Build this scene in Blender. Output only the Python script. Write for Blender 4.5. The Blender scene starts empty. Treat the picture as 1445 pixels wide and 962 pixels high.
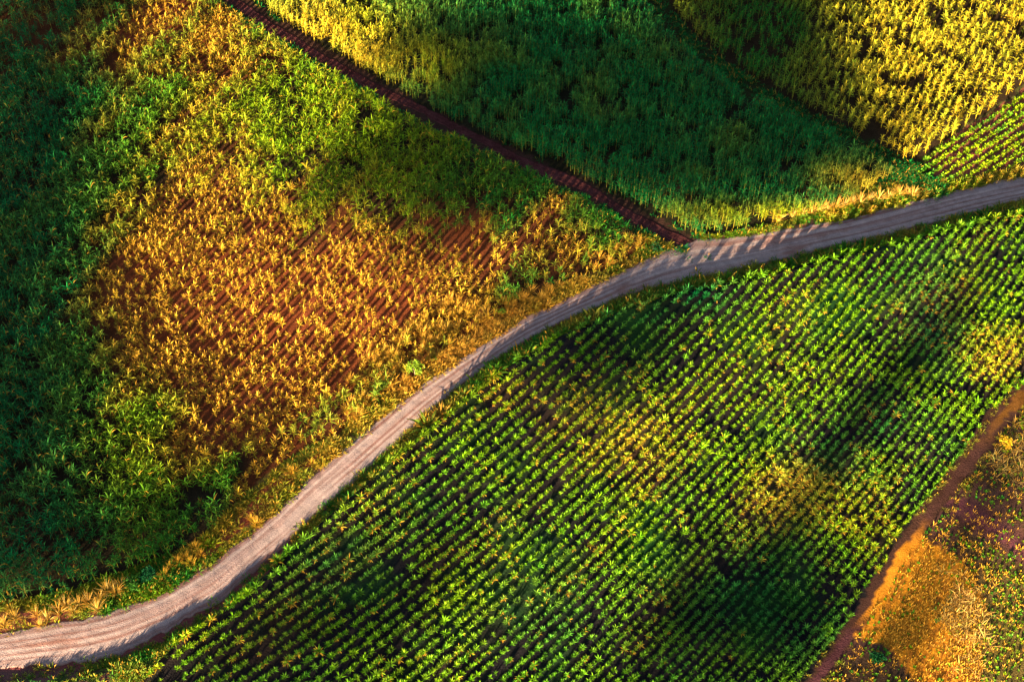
import bpy, math
import numpy as np

rng = np.random.default_rng(7)
R = math.radians
scene = bpy.context.scene
COL = scene.collection

# ------------------------------------------------------------------ camera
PITCH, FPX, W0, H0 = R(50), 1900.0, 1445.0, 962.0
CAM_H = 126.0
CAM = np.array([0.0, -CAM_H / math.tan(PITCH), CAM_H])
FW = np.array([0, math.cos(PITCH), -math.sin(PITCH)])
UP = np.array([0, math.sin(PITCH), math.cos(PITCH)])


def G(u, v):
    """photograph point -> point on the level field (metres)"""
    u = np.asarray(u, float); v = np.asarray(v, float)
    a = (u - W0 / 2) / FPX; b = (H0 / 2 - v) / FPX
    dx = a; dy = FW[1] + b * UP[1]; dz = FW[2] + b * UP[2]
    t = -CAM[2] / dz
    return dx * t, CAM[1] + dy * t


def P(x, y):
    """field point -> photograph point"""
    rx = x; ry = y - CAM[1]; rz = -CAM[2]
    d = ry * FW[1] + rz * FW[2]
    up = ry * UP[1] + rz * UP[2]
    return W0 / 2 + FPX * rx / d, H0 / 2 - FPX * up / d


cd = bpy.data.cameras.new("camera")
cam = bpy.data.objects.new("camera", cd)
COL.objects.link(cam)
cam.location = CAM
cam.rotation_euler = (R(90) - PITCH, 0, 0)
cd.sensor_width = 36
cd.lens = FPX / W0 * 36
cd.clip_end = 20000
scene.camera = cam

# ------------------------------------------------------------------ light
SUN_EL, SUN_TH = R(10.5), R(60)
LT = np.array([-math.cos(SUN_TH) * math.cos(SUN_EL), -math.sin(SUN_TH) * math.cos(SUN_EL), math.sin(SUN_EL)])  # towards the sun
ld = bpy.data.lights.new("sun", "SUN")
ld.energy = 5.0
ld.angle = R(0.45)
ld.color = (1.0, 0.79, 0.44)
sun = bpy.data.objects.new("sun", ld)
COL.objects.link(sun)
sun.rotation_euler = (R(90) - SUN_EL, 0, math.atan2(LT[1], LT[0]) + R(90))
world = bpy.data.worlds.new("World")
scene.world = world
world.use_nodes = True
nt = world.node_tree
bg = nt.nodes["Background"]
sky = nt.nodes.new("ShaderNodeTexSky")
sky.sky_type = "NISHITA"
sky.sun_disc = False
sky.sun_elevation = SUN_EL
sky.sun_rotation = math.atan2(LT[0], LT[1])
sky.air_density = 1.3
nt.links.new(sky.outputs[0], bg.inputs[0])
bg.inputs[1].default_value = 0.029
scene.view_settings.view_transform = "Standard"
scene.view_settings.look = "None"
scene.view_settings.exposure = 3.35
scene.view_settings.gamma = 1.0
scene.cycles.max_bounces = 5
scene.cycles.diffuse_bounces = 1
scene.cycles.transparent_max_bounces = 6


# ------------------------------------------------------------------ helpers
def vnoise(x, y, scale, seed=0):
    """smooth value noise in 0..1"""
    x = np.asarray(x, float) / scale + 1000; y = np.asarray(y, float) / scale + 1000
    xi = np.floor(x).astype(np.int64); yi = np.floor(y).astype(np.int64)
    fx = x - xi; fy = y - yi
    fx = fx * fx * (3 - 2 * fx); fy = fy * fy * (3 - 2 * fy)

    def h(a, b):
        n = (a * 374761393 + b * 668265263 + seed * 974634541) & 0x7FFFFFFF
        n = ((n ^ (n >> 13)) * 1274126177) & 0x7FFFFFFF
        return ((n ^ (n >> 16)) & 0xFFFF) / 65535.0
    return (h(xi, yi) * (1 - fx) + h(xi + 1, yi) * fx) * (1 - fy) + (h(xi, yi + 1) * (1 - fx) + h(xi + 1, yi + 1) * fx) * fy


def fbm(x, y, scale, seed=0):
    return 0.55 * vnoise(x, y, scale, seed) + 0.3 * vnoise(x, y, scale / 2.1, seed + 1) + 0.15 * vnoise(x, y, scale / 4.3, seed + 2)


ROAD_UP = [(-330, 905), (-180, 902), (0, 893), (60, 883), (150, 866), (230, 836), (300, 795), (350, 755), (400, 711), (440, 672), (490, 629), (540, 588), (590, 545), (640, 512), (690, 480), (740, 447), (800, 420), (850, 395), (900, 370), (940, 352), (975, 340), (1005, 337), (1060, 330), (1120, 322), (1200, 308), (1280, 287), (1340, 270), (1400, 257), (1445, 248), (1600, 214), (1800, 165)]
ROAD_LO = [(-330, 955), (-180, 953), (0, 945), (60, 940), (120, 935), (180, 920), (240, 893), (300, 858), (350, 815), (400, 772), (450, 725), (500, 682), (545, 640), (600, 590), (650, 545), (700, 508), (750, 478), (800, 452), (850, 432), (900, 412), (950, 398), (1000, 389), (1060, 377), (1120, 363), (1200, 344), (1280, 326), (1340, 310), (1400, 295), (1445, 284), (1600, 244), (1800, 192)]
LO_U = [p[0] for p in ROAD_LO]; LO_V = [p[1] for p in ROAD_LO]


def height(x, y):
    """gentle swell of the fields, fading out far away"""
    x = np.asarray(x, float); y = np.asarray(y, float)
    r = np.hypot(x, y)
    base = (fbm(x, y, 34, 50) - 0.5) * 0.9 * np.clip(1.6 - r / 200, 0, 1)
    # the row field lies on a low bank above the road
    yc = np.clip(y, -70, 130); xc = np.clip(x, -130, 130)
    u, v = P(xc, yc)
    below = (v - np.interp(u, LO_U, LO_V)) / 11.0
    rise = np.clip((below - 0.9) / 2.2, 0, 1)
    rise = rise * rise * (3 - 2 * rise)
    fall = np.clip(1 - (below - 6) / 45, 0, 1)
    amount = np.interp(u, [0, 200, 500, 800, 1000, 1150, 1445], [0.6, 1.5, 1.9, 2.0, 1.8, 2.4, 2.25])
    return base + amount * rise * fall * np.clip(1.6 - r / 200, 0, 1)


def inside(poly, u, v):
    u = np.asarray(u); v = np.asarray(v)
    r = np.zeros(u.shape, bool)
    p = np.array(poly, float)
    n = len(p)
    for i in range(n):
        x1, y1 = p[i]; x2, y2 = p[(i + 1) % n]
        if y1 == y2: continue
        c = ((y1 > v) != (y2 > v)) & (u < (x2 - x1) * (v - y1) / (y2 - y1) + x1)
        r ^= c
    return r


def dist_line(line, u, v):
    """distance in photo pixels to a polyline"""
    p = np.array(line, float)
    best = np.full(np.shape(u), 1e9)
    for i in range(len(p) - 1):
        ax, ay = p[i]; bx, by = p[i + 1]
        dx, dy = bx - ax, by - ay
        t = np.clip(((u - ax) * dx + (v - ay) * dy) / (dx * dx + dy * dy), 0, 1)
        best = np.minimum(best, np.hypot(u - ax - t * dx, v - ay - t * dy))
    return best


def rowfbm(x, y, scale, th, seed, stretch=3.2):
    """noise drawn out along the sowing direction"""
    a = (x * math.cos(th) + y * math.sin(th)) / stretch; b = -x * math.sin(th) + y * math.cos(th)
    return fbm(a, b, scale, seed)


def blob(u, v, cu, cv, ru, rv):
    d = ((u - cu) / ru) ** 2 + ((v - cv) / rv) ** 2
    return np.exp(-d * 1.1)


def mesh_from(name, V, F, col=None, smooth=False):
    me = bpy.data.meshes.new(name)
    F = np.asarray(F, np.int32)
    me.vertices.add(len(V))
    me.vertices.foreach_set("co", np.asarray(V, np.float32).ravel())
    k = F.shape[1]
    me.loops.add(F.size)
    me.loops.foreach_set("vertex_index", F.ravel())
    me.polygons.add(len(F))
    me.polygons.foreach_set("loop_start", np.arange(0, F.size, k, dtype=np.int32))
    me.polygons.foreach_set("loop_total", np.full(len(F), k, np.int32))
    if smooth:
        me.polygons.foreach_set("use_smooth", np.ones(len(F), bool))
    if col is not None:
        a = me.attributes.new("tint", "FLOAT_COLOR", "POINT")
        a.data.foreach_set("color", np.asarray(col, np.float32).ravel())
    me.update(calc_edges=True)
    me.validate()
    return me


def link(name, me, mat=None, parent=None, **props):
    o = bpy.data.objects.new(name, me)
    COL.objects.link(o)
    if mat is not None and me is not None and not me.materials:
        me.materials.append(mat)
    if parent is not None:
        o.parent = parent
    for k, val in props.items():
        o[k] = val
    return o


# ------------------------------------------------------------------ materials
def new_mat(name):
    m = bpy.data.materials.new(name)
    m.use_nodes = True
    n = m.node_tree.nodes
    return m, n, m.node_tree.links, n["Principled BSDF"], n["Material Output"]


def leaf_material(name, dry=(0.52, 0.255, 0.030), trans=0.22, rough=0.55):
    m, n, l, b, out = new_mat(name)
    at = n.new("ShaderNodeAttribute"); at.attribute_name = "tint"
    oi = n.new("ShaderNodeObjectInfo")
    mul = n.new("ShaderNodeMix"); mul.data_type = "RGBA"; mul.blend_type = "MULTIPLY"; mul.inputs[0].default_value = 1
    l.new(at.outputs["Color"], mul.inputs[6]); l.new(oi.outputs["Color"], mul.inputs[7])
    mx = n.new("ShaderNodeMix"); mx.data_type = "RGBA"
    l.new(at.outputs["Alpha"], mx.inputs[0]); l.new(mul.outputs[2], mx.inputs[6]); mx.inputs[7].default_value = (*dry, 1)
    l.new(mx.outputs[2], b.inputs["Base Color"])
    b.inputs["Roughness"].default_value = rough
    b.inputs["Specular IOR Level"].default_value = 0.08
    tr = n.new("ShaderNodeBsdfTranslucent")
    l.new(mx.outputs[2], tr.inputs["Color"])
    ms = n.new("ShaderNodeMixShader"); ms.inputs[0].default_value = trans
    l.new(b.outputs[0], ms.inputs[1]); l.new(tr.outputs[0], ms.inputs[2])
    l.new(ms.outputs[0], out.inputs[0])
    return m


M_LEAF = leaf_material("cane_leaf")
M_GRASS = leaf_material("grass_blade", trans=0.3)
M_BROAD = leaf_material("broad_leaf", trans=0.22)


def earth_material(name, scale_big=0.25, bump=0.35, speck=0.35, pebble=6.0):
    m, n, l, b, out = new_mat(name)
    at = n.new("ShaderNodeAttribute"); at.attribute_name = "tint"
    tc = n.new("ShaderNodeTexCoord")
    n1 = n.new("ShaderNodeTexNoise"); n1.inputs["Scale"].default_value = scale_big; n1.inputs["Detail"].default_value = 8; n1.inputs["Roughness"].default_value = 0.65
    n2 = n.new("ShaderNodeTexNoise"); n2.inputs["Scale"].default_value = pebble; n2.inputs["Detail"].default_value = 4
    l.new(tc.outputs["Object"], n1.inputs["Vector"]); l.new(tc.outputs["Object"], n2.inputs["Vector"])
    r1 = n.new("ShaderNodeMapRange"); r1.inputs[1].default_value = 0.3; r1.inputs[2].default_value = 0.7; r1.inputs[3].default_value = 1 - speck; r1.inputs[4].default_value = 1 + speck
    l.new(n1.outputs["Fac"], r1.inputs[0])
    r2 = n.new("ShaderNodeMapRange"); r2.inputs[1].default_value = 0.3; r2.inputs[2].default_value = 0.7; r2.inputs[3].default_value = 0.72; r2.inputs[4].default_value = 1.28
    l.new(n2.outputs["Fac"], r2.inputs[0])
    mm = n.new("ShaderNodeMath"); mm.operation = "MULTIPLY"
    l.new(r1.outputs[0], mm.inputs[0]); l.new(r2.outputs[0], mm.inputs[1])
    vm = n.new("ShaderNodeVectorMath"); vm.operation = "SCALE"
    l.new(at.outputs["Color"], vm.inputs[0]); l.new(mm.outputs[0], vm.inputs["Scale"])
    l.new(vm.outputs[0], b.inputs["Base Color"])
    b.inputs["Roughness"].default_value = 0.95
    b.inputs["Specular IOR Level"].default_value = 0.0
    add = n.new("ShaderNodeMath"); add.operation = "ADD"
    l.new(n1.outputs["Fac"], add.inputs[0]); l.new(n2.outputs["Fac"], add.inputs[1])
    bp = n.new("ShaderNodeBump"); bp.inputs["Strength"].default_value = bump; bp.inputs["Distance"].default_value = 0.25
    l.new(add.outputs[0], bp.inputs["Height"]); l.new(bp.outputs[0], b.inputs["Normal"])
    return m


M_EARTH = earth_material("field_earth")
M_TRACK = earth_material("red_track_earth", 0.6, 0.5, 0.4)

# ------------------------------------------------------------------ plan of the fields (measured on the photograph)
TRACK1 = [(150, -200), (262, -60), (328, -2), (385, 38), (450, 76), (520, 119), (590, 156), (640, 182), (700, 210), (760, 238), (820, 266), (880, 297), (930, 324), (985, 350)]
TRACK2 = [(860, -200), (920, -6), (962, 42), (1012, 84), (1062, 120), (1122, 151), (1182, 182), (1240, 207), (1285, 240), (1310, 268)]
PATH3 = [(1640, 430), (1500, 522), (1440, 568), (1405, 603), (1368, 655), (1300, 745), (1240, 845), (1205, 890), (1148, 960), (1010, 1160)]
F_POLY = [(120, 1160), (190, 985), (255, 915), (330, 868), (385, 812), (455, 748), (525, 690), (605, 614), (660, 567), (725, 522), (800, 476), (880, 442), (960, 414), (1100, 388), (1250, 348), (1445, 301), (1645, 254), (1645, 400), (1500, 510), (1438, 553), (1392, 590), (1352, 647), (1282, 740), (1212, 854), (1172, 910), (1125, 968), (980, 1160)]
L_POLY = [(-200, -200), (130, -200), (245, -55), (308, 4), (368, 48), (432, 88), (500, 130), (560, 163), (600, 186), (650, 208), (700, 231), (760, 259), (820, 288), (868, 313), (905, 340), (898, 356), (850, 385), (800, 398), (765, 414), (720, 430), (700, 445), (660, 470), (620, 500), (585, 530), (540, 560), (500, 592), (470, 620), (430, 636), (385, 664), (355, 690), (330, 716), (300, 750), (262, 778), (220, 792), (170, 808), (110, 833), (60, 845), (0, 852), (-200, 862)]
U_POLY = [(200, -200), (290, -60), (352, -2), (402, 34), (455, 66), (523, 108), (582, 142), (642, 174), (702, 200), (762, 228), (822, 254), (882, 284), (932, 310), (975, 332), (1010, 334), (1064, 324), (1112, 312), (1182, 292), (1226, 270), (1258, 246), (1222, 222), (1167, 197), (1108, 167), (1048, 137), (1000, 106), (948, 58), (908, 8), (842, -200)]
T_POLY = [(879, -200), (932, -8), (971, 40), (1018, 82), (1069, 117), (1129, 149), (1190, 178), (1244, 204), (1280, 228), (1312, 214), (1372, 170), (1445, 120), (1645, -12), (1645, -200)]
R_POLY = [(1292, 246), (1312, 216), (1374, 172), (1445, 124), (1645, -8), (1645, 182), (1445, 234), (1390, 246), (1340, 258)]
C_POLY = [(1645, 466), (1464, 566), (1417, 610), (1380, 660), (1308, 748), (1240, 850), (1212, 890), (1165, 966), (1050, 1160), (1645, 1160)]

M_IN, M_OUT = 0, 150   # photo margin to which the fields are planted


def in_margin(u, v, m=M_OUT):
    return (u > -m) & (u < W0 + m) & (v > -m) & (v < H0 + m)


# ---- crop colour plan (plants' own tones: lush, ripe, dried; some sun and shade painted in) in reflectance
GREEN = np.array([0.014, 0.145, 0.014])
LUSH = np.array([0.003, 0.120, 0.032])
LIME = np.array([0.150, 0.225, 0.004])
GOLD = np.array([0.42, 0.27, 0.022])


def dry_left(u, v, n):
    d = (1.0 * blob(u, v, 215, 390, 120, 120) + 0.95 * blob(u, v, 330, 500, 170, 130) + 1.0 * blob(u, v, 450, 470, 120, 150)
         + 0.75 * blob(u, v, 250, 45, 170, 70) + 1.0 * blob(u, v, 600, 420, 130, 100) + 0.95 * blob(u, v, 780, 365, 130, 45)
         + 0.5 * blob(u, v, 330, 640, 170, 60) + 0.4 * blob(u, v, 60, 50, 90, 60) + 0.5 * blob(u, v, 270, 250, 110, 90))
    d -= 0.9 * blob(u, v, 40, 450, 110, 420) + 0.5 * blob(u, v, 390, 180, 130, 70) + 0.5 * blob(u, v, 560, 260, 120, 70) + 0.35 * blob(u, v, 130, 740, 180, 90)
    return np.clip(d * 1.02 + (n - 0.5) * 2.1, 0, 1)


def lime_left(u, v, n):
    d = blob(u, v, 380, 190, 200, 130) + 0.9 * blob(u, v, 230, 640, 150, 130) + 0.8 * blob(u, v, 560, 200, 200, 90) + 0.6 * blob(u, v, 320, 330, 150, 120) + 0.5 * blob(u, v, 500, 330, 150, 100)
    return np.clip(d + (n - 0.5) * 0.9, 0, 1)


def bare_left(u, v):
    """thin places of the left field where the red soil shows"""
    return np.clip(0.9 * blob(u, v, 640, 330, 70, 40) + 0.75 * blob(u, v, 440, 440, 140, 110) + 0.5 * blob(u, v, 230, 410, 120, 50) + 0.6 * blob(u, v, 30, 40, 90, 50) + 0.55 * blob(u, v, 210, 45, 90, 30) + 0.4 * blob(u, v, 420, 620, 80, 30) + 0.4 * blob(u, v, 560, 440, 40, 80), 0, 1)


def dry_rows(u, v, n):
    d = 1.0 * blob(u, v, 1110, 705, 75, 50) + 0.85 * blob(u, v, 900, 640, 70, 60) + 0.85 * blob(u, v, 1400, 515, 50, 50) + 0.65 * blob(u, v, 1240, 765, 50, 55) + 0.4 * blob(u, v, 720, 560, 60, 40) + 0.35 * blob(u, v, 800, 590, 60, 40) + 0.3 * blob(u, v, 650, 820, 110, 70)
    return np.clip(d + (n - 0.5) * 0.85, 0, 1)


def shade_rows(u, v, n):  # shade over the rows, put in as greener plants
    d = 0.9 * blob(u, v, 1070, 860, 170, 90) + 0.8 * blob(u, v, 880, 460, 110, 60) + 0.9 * blob(u, v, 1230, 600, 50, 60) + 0.8 * blob(u, v, 1310, 470, 45, 70) + 0.7 * blob(u, v, 1160, 670, 50, 50) + 0.6 * blob(u, v, 480, 800, 110, 70) + 0.5 * blob(u, v, 760, 870, 100, 50) + 0.6 * blob(u, v, 1000, 430, 80, 40)
    return np.clip(d + (n - 0.5) * 0.8, 0, 1)


def orange_patch(u, v):
    p = [(1280, 752), (1340, 785), (1372, 812), (1385, 862), (1378, 905), (1400, 990), (1330, 1010), (1255, 915), (1196, 892), (1222, 858)]
    return inside(p, u, v)


# ------------------------------------------------------------------ ground
def axis(lo, hi, step, far):
    mid = np.arange(lo, hi + step / 2, step)
    e = []
    s, p = step * 2, 0
    while p < far:
        p += s; s *= 1.5; e.append(p)
    e = np.array(e)
    return np.concatenate([lo - e[::-1], mid, hi + e])


def ground_colour(x, y):
    u, v = P(x, y)
    n = fbm(x, y, 5, 3); n2 = fbm(x, y, 14, 9)
    u = u + (fbm(x, y, 2.2, 20) - 0.5) * 14; v = v + (fbm(x, y, 2.2, 30) - 0.5) * 14
    c = np.empty(u.shape + (3,)); c[:] = (0.050, 0.045, 0.022)

    def put(mask, col):
        m = np.asarray(mask, float)[..., None]
        c[:] = c * (1 - m) + np.asarray(col) * m
    put(n2 > 0.55, (0.06, 0.06, 0.02))
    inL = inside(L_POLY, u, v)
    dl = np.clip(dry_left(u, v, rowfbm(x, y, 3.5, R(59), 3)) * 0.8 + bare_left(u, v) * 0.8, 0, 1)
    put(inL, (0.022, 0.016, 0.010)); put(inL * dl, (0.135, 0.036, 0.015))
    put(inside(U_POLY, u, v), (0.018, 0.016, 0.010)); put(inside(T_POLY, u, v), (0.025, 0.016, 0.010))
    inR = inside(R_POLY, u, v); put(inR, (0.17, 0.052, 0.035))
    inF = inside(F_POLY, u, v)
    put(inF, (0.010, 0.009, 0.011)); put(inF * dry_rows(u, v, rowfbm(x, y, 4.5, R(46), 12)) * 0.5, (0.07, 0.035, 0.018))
    weeds = inF * np.clip(blob(u, v, 1170, 460, 60, 40) + blob(u, v, 900, 790, 70, 40) + blob(u, v, 870, 440, 90, 40) + (n - 0.5) * 2.2, 0, 1)
    put(np.clip(weeds, 0, 1) * 0.8, (0.010, 0.040, 0.010))
    # verges
    du = dist_line(ROAD_UP, u, v); dlw = dist_line(ROAD_LO, u, v)
    above = ~(inL | inF | inside(U_POLY, u, v) | inside(T_POLY, u, v) | inR | inside(C_POLY, u, v))
    up = above & (du < 70) & (du < dlw)
    put(up, (0.13, 0.085, 0.025)); put(up & (u < 330), (0.10, 0.09, 0.02)); put(up & (u > 930), (0.055, 0.075, 0.016))
    put(up & (du < 6 + 6 * n), (0.24, 0.10, 0.06))
    red = inside([(262, 795), (300, 765), (335, 728), (365, 694), (400, 668), (440, 642), (468, 640), (430, 668), (392, 708), (352, 744), (300, 785)], u, v)
    put(red, (0.20, 0.048, 0.022))
    put(above & (v > 845) & (u < 110) & (du < 55) & (du < dlw), (0.20, 0.06, 0.045))
    lo = above & (dlw < 70) & (dlw <= du)
    put(lo, (0.028, 0.050, 0.014)); put(lo & (dlw < 8 + 9 * n + 6 * (u < 420)), (0.13, 0.036, 0.038))
    put(above & (u < 200) & (v > 945), (0.10, 0.045, 0.045)); put(above & (u < 150) & (v > 950) & (n > 0.5), (0.03, 0.045, 0.015))
    # corner field
    inC = inside(C_POLY, u, v)
    put(inC, (0.065, 0.030, 0.026)); put(inC & (n > 0.58), (0.040, 0.024, 0.016))
    put(inC * np.clip(blob(u, v, 1420, 900, 70, 110), 0, 1), (0.10, 0.075, 0.02))
    till = np.clip(1.15 - np.abs((v - 700) - (u - 1320) * 0.62) / 26.0, 0, 1) * (u > 1300) * inC
    put(till, (0.085, 0.027, 0.038))
    op = orange_patch(u, v)
    ridge = 0.5 + 0.5 * np.sin((-x * math.sin(R(58)) + y * math.cos(R(58))) * 2 * np.pi / 1.35 + 3 * n)
    put(op, (0.50, 0.19, 0.014)); put(op * np.clip(ridge * 1.3 - 0.4 + (n - 0.5) * 1.5, 0, 1) * 0.75, (0.20, 0.070, 0.014)); put(op * np.clip((vnoise(x, y, 0.8, 62) - 0.5) * 4, 0, 1) * 0.6, (0.12, 0.045, 0.012))
    put(inC * (~op) * np.clip(ridge - 0.35, 0, 1) * 0.6, (0.040, 0.020, 0.015))
    d3 = dist_line(PATH3, u, v)
    put((d3 < 34) & ~inF & ~inC, (0.045, 0.021, 0.017))
    p3 = (d3 < 2 + 12 * n) & ~inF
    put(p3, (0.050, 0.022, 0.020)); put(p3 * np.clip((v - 735) / 40, 0, 1) * np.clip((890 - v) / 30, 0, 1), np.asarray((0.42, 0.155, 0.014)) * (0.55 + 0.9 * n[..., None])); put(p3 * np.clip((640 - v) / 45, 0, 1), (0.12, 0.05, 0.013)); put(p3 * np.clip((v - 875) / 30, 0, 1), (0.06, 0.022, 0.028))
    put((dist_line(TRACK1, u, v) < 26) & ~inL & ~inside(U_POLY, u, v), (0.045, 0.022, 0.018))
    put((dist_line(TRACK2, u, v) < 22) & ~inside(U_POLY, u, v) & ~inside(T_POLY, u, v), (0.022, 0.024, 0.010))
    return c


gx = axis(-96, 104, 0.42, 6000); gy = axis(-66, 116, 0.42, 6000)
X, Y = np.meshgrid(gx, gy)
Z = height(X, Y)
uu, vv = P(np.clip(X, -300, 300), np.clip(Y, -60, 300))
Z = Z + np.where(inside(F_POLY, uu, vv), (vnoise(X, Y, 0.9, 77) - 0.5) * 0.12, (vnoise(X, Y, 1.1, 78) - 0.5) * 0.06)
nx, ny = len(gx), len(gy)
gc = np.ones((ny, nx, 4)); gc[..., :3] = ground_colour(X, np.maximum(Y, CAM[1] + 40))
far_m = (np.abs(X) > 150) | (Y > 160) | (Y < -75)
gc[far_m, :3] = np.where((fbm(X, Y, 60, 5) > 0.5)[far_m][:, None], (0.045, 0.085, 0.02), (0.10, 0.08, 0.03))
idx = np.arange(nx * ny).reshape(ny, nx)
Fq = np.stack([idx[:-1, :-1], idx[:-1, 1:], idx[1:, 1:], idx[1:, :-1]], -1).reshape(-1, 4)
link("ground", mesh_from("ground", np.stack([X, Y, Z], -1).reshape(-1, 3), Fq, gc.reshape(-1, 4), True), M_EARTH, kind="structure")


# ------------------------------------------------------------------ roads
def resample(line, n):
    p = np.array(line, float)
    s = np.concatenate([[0], np.cumsum(np.hypot(*np.diff(p, axis=0).T))])
    # smooth (Catmull-Rom like) by cubic on a fine grid followed by averaging
    t = np.linspace(0, s[-1], n)
    q = np.stack([np.interp(t, s, p[:, 0]), np.interp(t, s, p[:, 1])], -1)
    for _ in range(14):
        q[1:-1] = q[1:-1] * 0.5 + (q[:-2] + q[2:]) * 0.25
    return q


NR, NA = 900, 41
up_ = resample(ROAD_UP, NR); lo_ = resample(ROAD_LO, NR)
ax_, ay_ = G(up_[:, 0], up_[:, 1]); bx_, by_ = G(lo_[:, 0], lo_[:, 1])
cx_, cy_ = (ax_ + bx_) / 2, (ay_ + by_) / 2
sl = np.concatenate([[0], np.cumsum(np.hypot(np.diff(cx_), np.diff(cy_)))])
tt = np.linspace(0, 1, NA)
jit_a = (vnoise(sl, 0 * sl, 0.7, 4) - 0.5) * 0.09 + (vnoise(sl, 0 * sl, 2.4, 44) - 0.5) * 0.10 + (vnoise(sl, 0 * sl, 6, 5) - 0.5) * 0.08
jit_b = (vnoise(sl, 0 * sl, 0.7, 6) - 0.5) * 0.09 + (vnoise(sl, 0 * sl, 2.4, 46) - 0.5) * 0.10 + (vnoise(sl, 0 * sl, 6, 8) - 0.5) * 0.08
T = tt[None, :] + jit_a[:, None] * (1 - tt) ** 6 + jit_b[:, None] * tt ** 6
RX = ax_[:, None] * (1 - T) + bx_[:, None] * T
RY = ay_[:, None] * (1 - T) + by_[:, None] * T
lane = tt[None, :] + (vnoise(sl, 0 * sl, 30, 41)[:, None] - 0.5) * 0.10
rut = sum(a * np.exp(-((lane - c) / 0.05) ** 2) for c, a in ((0.27, 1), (0.44, 0.5), (0.60, 0.8), (0.76, 0.6)))
crown = 0.10 * np.sin(np.pi * tt)[None, :] ** 0.6
RZ = height(RX, RY) + 0.06 + crown - 0.012 * rut + (vnoise(RX, RY, 0.7, 60) - 0.5) * 0.03
RZ[:, 0] = height(RX[:, 0], RY[:, 0]) - 0.05; RZ[:, -1] = height(RX[:, -1], RY[:, -1]) - 0.05
nn = fbm(np.broadcast_to(sl[:, None], RX.shape) * 0.16, tt[None, :] * 4.6 + 0 * RX, 0.55, 90)
streak = fbm(np.broadcast_to(sl[:, None], RX.shape) * 0.035, lane * 11, 0.5, 95)
rc = np.ones(RX.shape + (4,))
base = np.array([0.250, 0.182, 0.195]); redd = np.array([0.165, 0.082, 0.080]); pale = np.array([0.36, 0.275, 0.285])
k = np.clip((streak - 0.40) * 3.6, 0, 1)[..., None]
rc[..., :3] = base * (1 - k) + redd * k
k = np.clip(rut * 0.85 * (0.3 + nn), 0, 1)[..., None]
rc[..., :3] = rc[..., :3] * (1 - k) + pale * k
uR, vR = P(RX, RY)
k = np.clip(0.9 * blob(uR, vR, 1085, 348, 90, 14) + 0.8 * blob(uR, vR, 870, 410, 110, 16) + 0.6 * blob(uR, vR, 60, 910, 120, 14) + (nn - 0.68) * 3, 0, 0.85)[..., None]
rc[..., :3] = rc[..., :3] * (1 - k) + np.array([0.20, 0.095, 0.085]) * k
edge = np.clip(1 - np.minimum(tt, 1 - tt) / 0.09, 0, 1)[None, :, None] * 0.7
rc[..., :3] = rc[..., :3] * (1 - edge) + np.array([0.17, 0.085, 0.07]) * edge
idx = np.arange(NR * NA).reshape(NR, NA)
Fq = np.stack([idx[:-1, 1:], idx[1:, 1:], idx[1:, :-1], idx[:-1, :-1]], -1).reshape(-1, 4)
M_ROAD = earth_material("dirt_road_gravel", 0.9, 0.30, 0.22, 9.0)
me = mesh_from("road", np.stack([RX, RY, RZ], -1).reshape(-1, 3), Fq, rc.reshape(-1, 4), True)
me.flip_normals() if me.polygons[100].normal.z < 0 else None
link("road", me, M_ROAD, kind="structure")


def strip(name, line, half, colour, seed, n=900, ruts=(0.3, 0.7)):
    q = resample(line, n)
    x, y = G(q[:, 0], q[:, 1])
    tx, ty = np.gradient(x), np.gradient(y)
    L = np.hypot(tx, ty); nx_, ny_ = -ty / L, tx / L
    s = np.concatenate([[0], np.cumsum(np.hypot(np.diff(x), np.diff(y)))])
    w = half * (0.6 + 0.5 * vnoise(s, 0 * s, 2.5, seed) + 0.4 * vnoise(s, 0 * s, 0.8, seed + 9))
    x = x + nx_ * (vnoise(s, 0 * s, 9, seed + 5) - 0.5) * 0.9; y = y + ny_ * (vnoise(s, 0 * s, 9, seed + 5) - 0.5) * 0.9
    t = np.linspace(-1, 1, 11)
    xx = x[:, None] + nx_[:, None] * w[:, None] * t; yy = y[:, None] + ny_[:, None] * w[:, None] * t
    zz = height(xx, yy) + 0.05 + (fbm(xx, yy, 0.9, seed) - 0.5) * 0.03
    for r in ruts:
        zz -= 0.03 * np.exp(-((t[None, :] + 1) / 2 - r) ** 2 / 0.006)
    zz[:, 0] = height(xx[:, 0], yy[:, 0]) - 0.08; zz[:, -1] = height(xx[:, -1], yy[:, -1]) - 0.08
    c = np.ones(xx.shape + (4,))
    c[..., :3] = np.asarray(colour) * (0.7 + 0.6 * fbm(xx, yy, 1.6, seed + 3))[..., None]
    i = np.arange(n * 11).reshape(n, 11)
    f = np.stack([i[:-1, :-1], i[1:, :-1], i[1:, 1:], i[:-1, 1:]], -1).reshape(-1, 4)
    me = mesh_from(name, np.stack([xx, yy, zz], -1).reshape(-1, 3), f, c.reshape(-1, 4), True)
    if me.polygons[50].normal.z < 0:
        me.flip_normals()
    link(name, me, M_TRACK, kind="structure")


strip("track", TRACK1, 0.85, (0.070, 0.022, 0.024), 11)
strip("path", [(u - 2, v + 2) for u, v in PATH3 if v < 760 or v > 865], 0.0 + 0.85, (0.24, 0.095, 0.065), 15) if False else None


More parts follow.
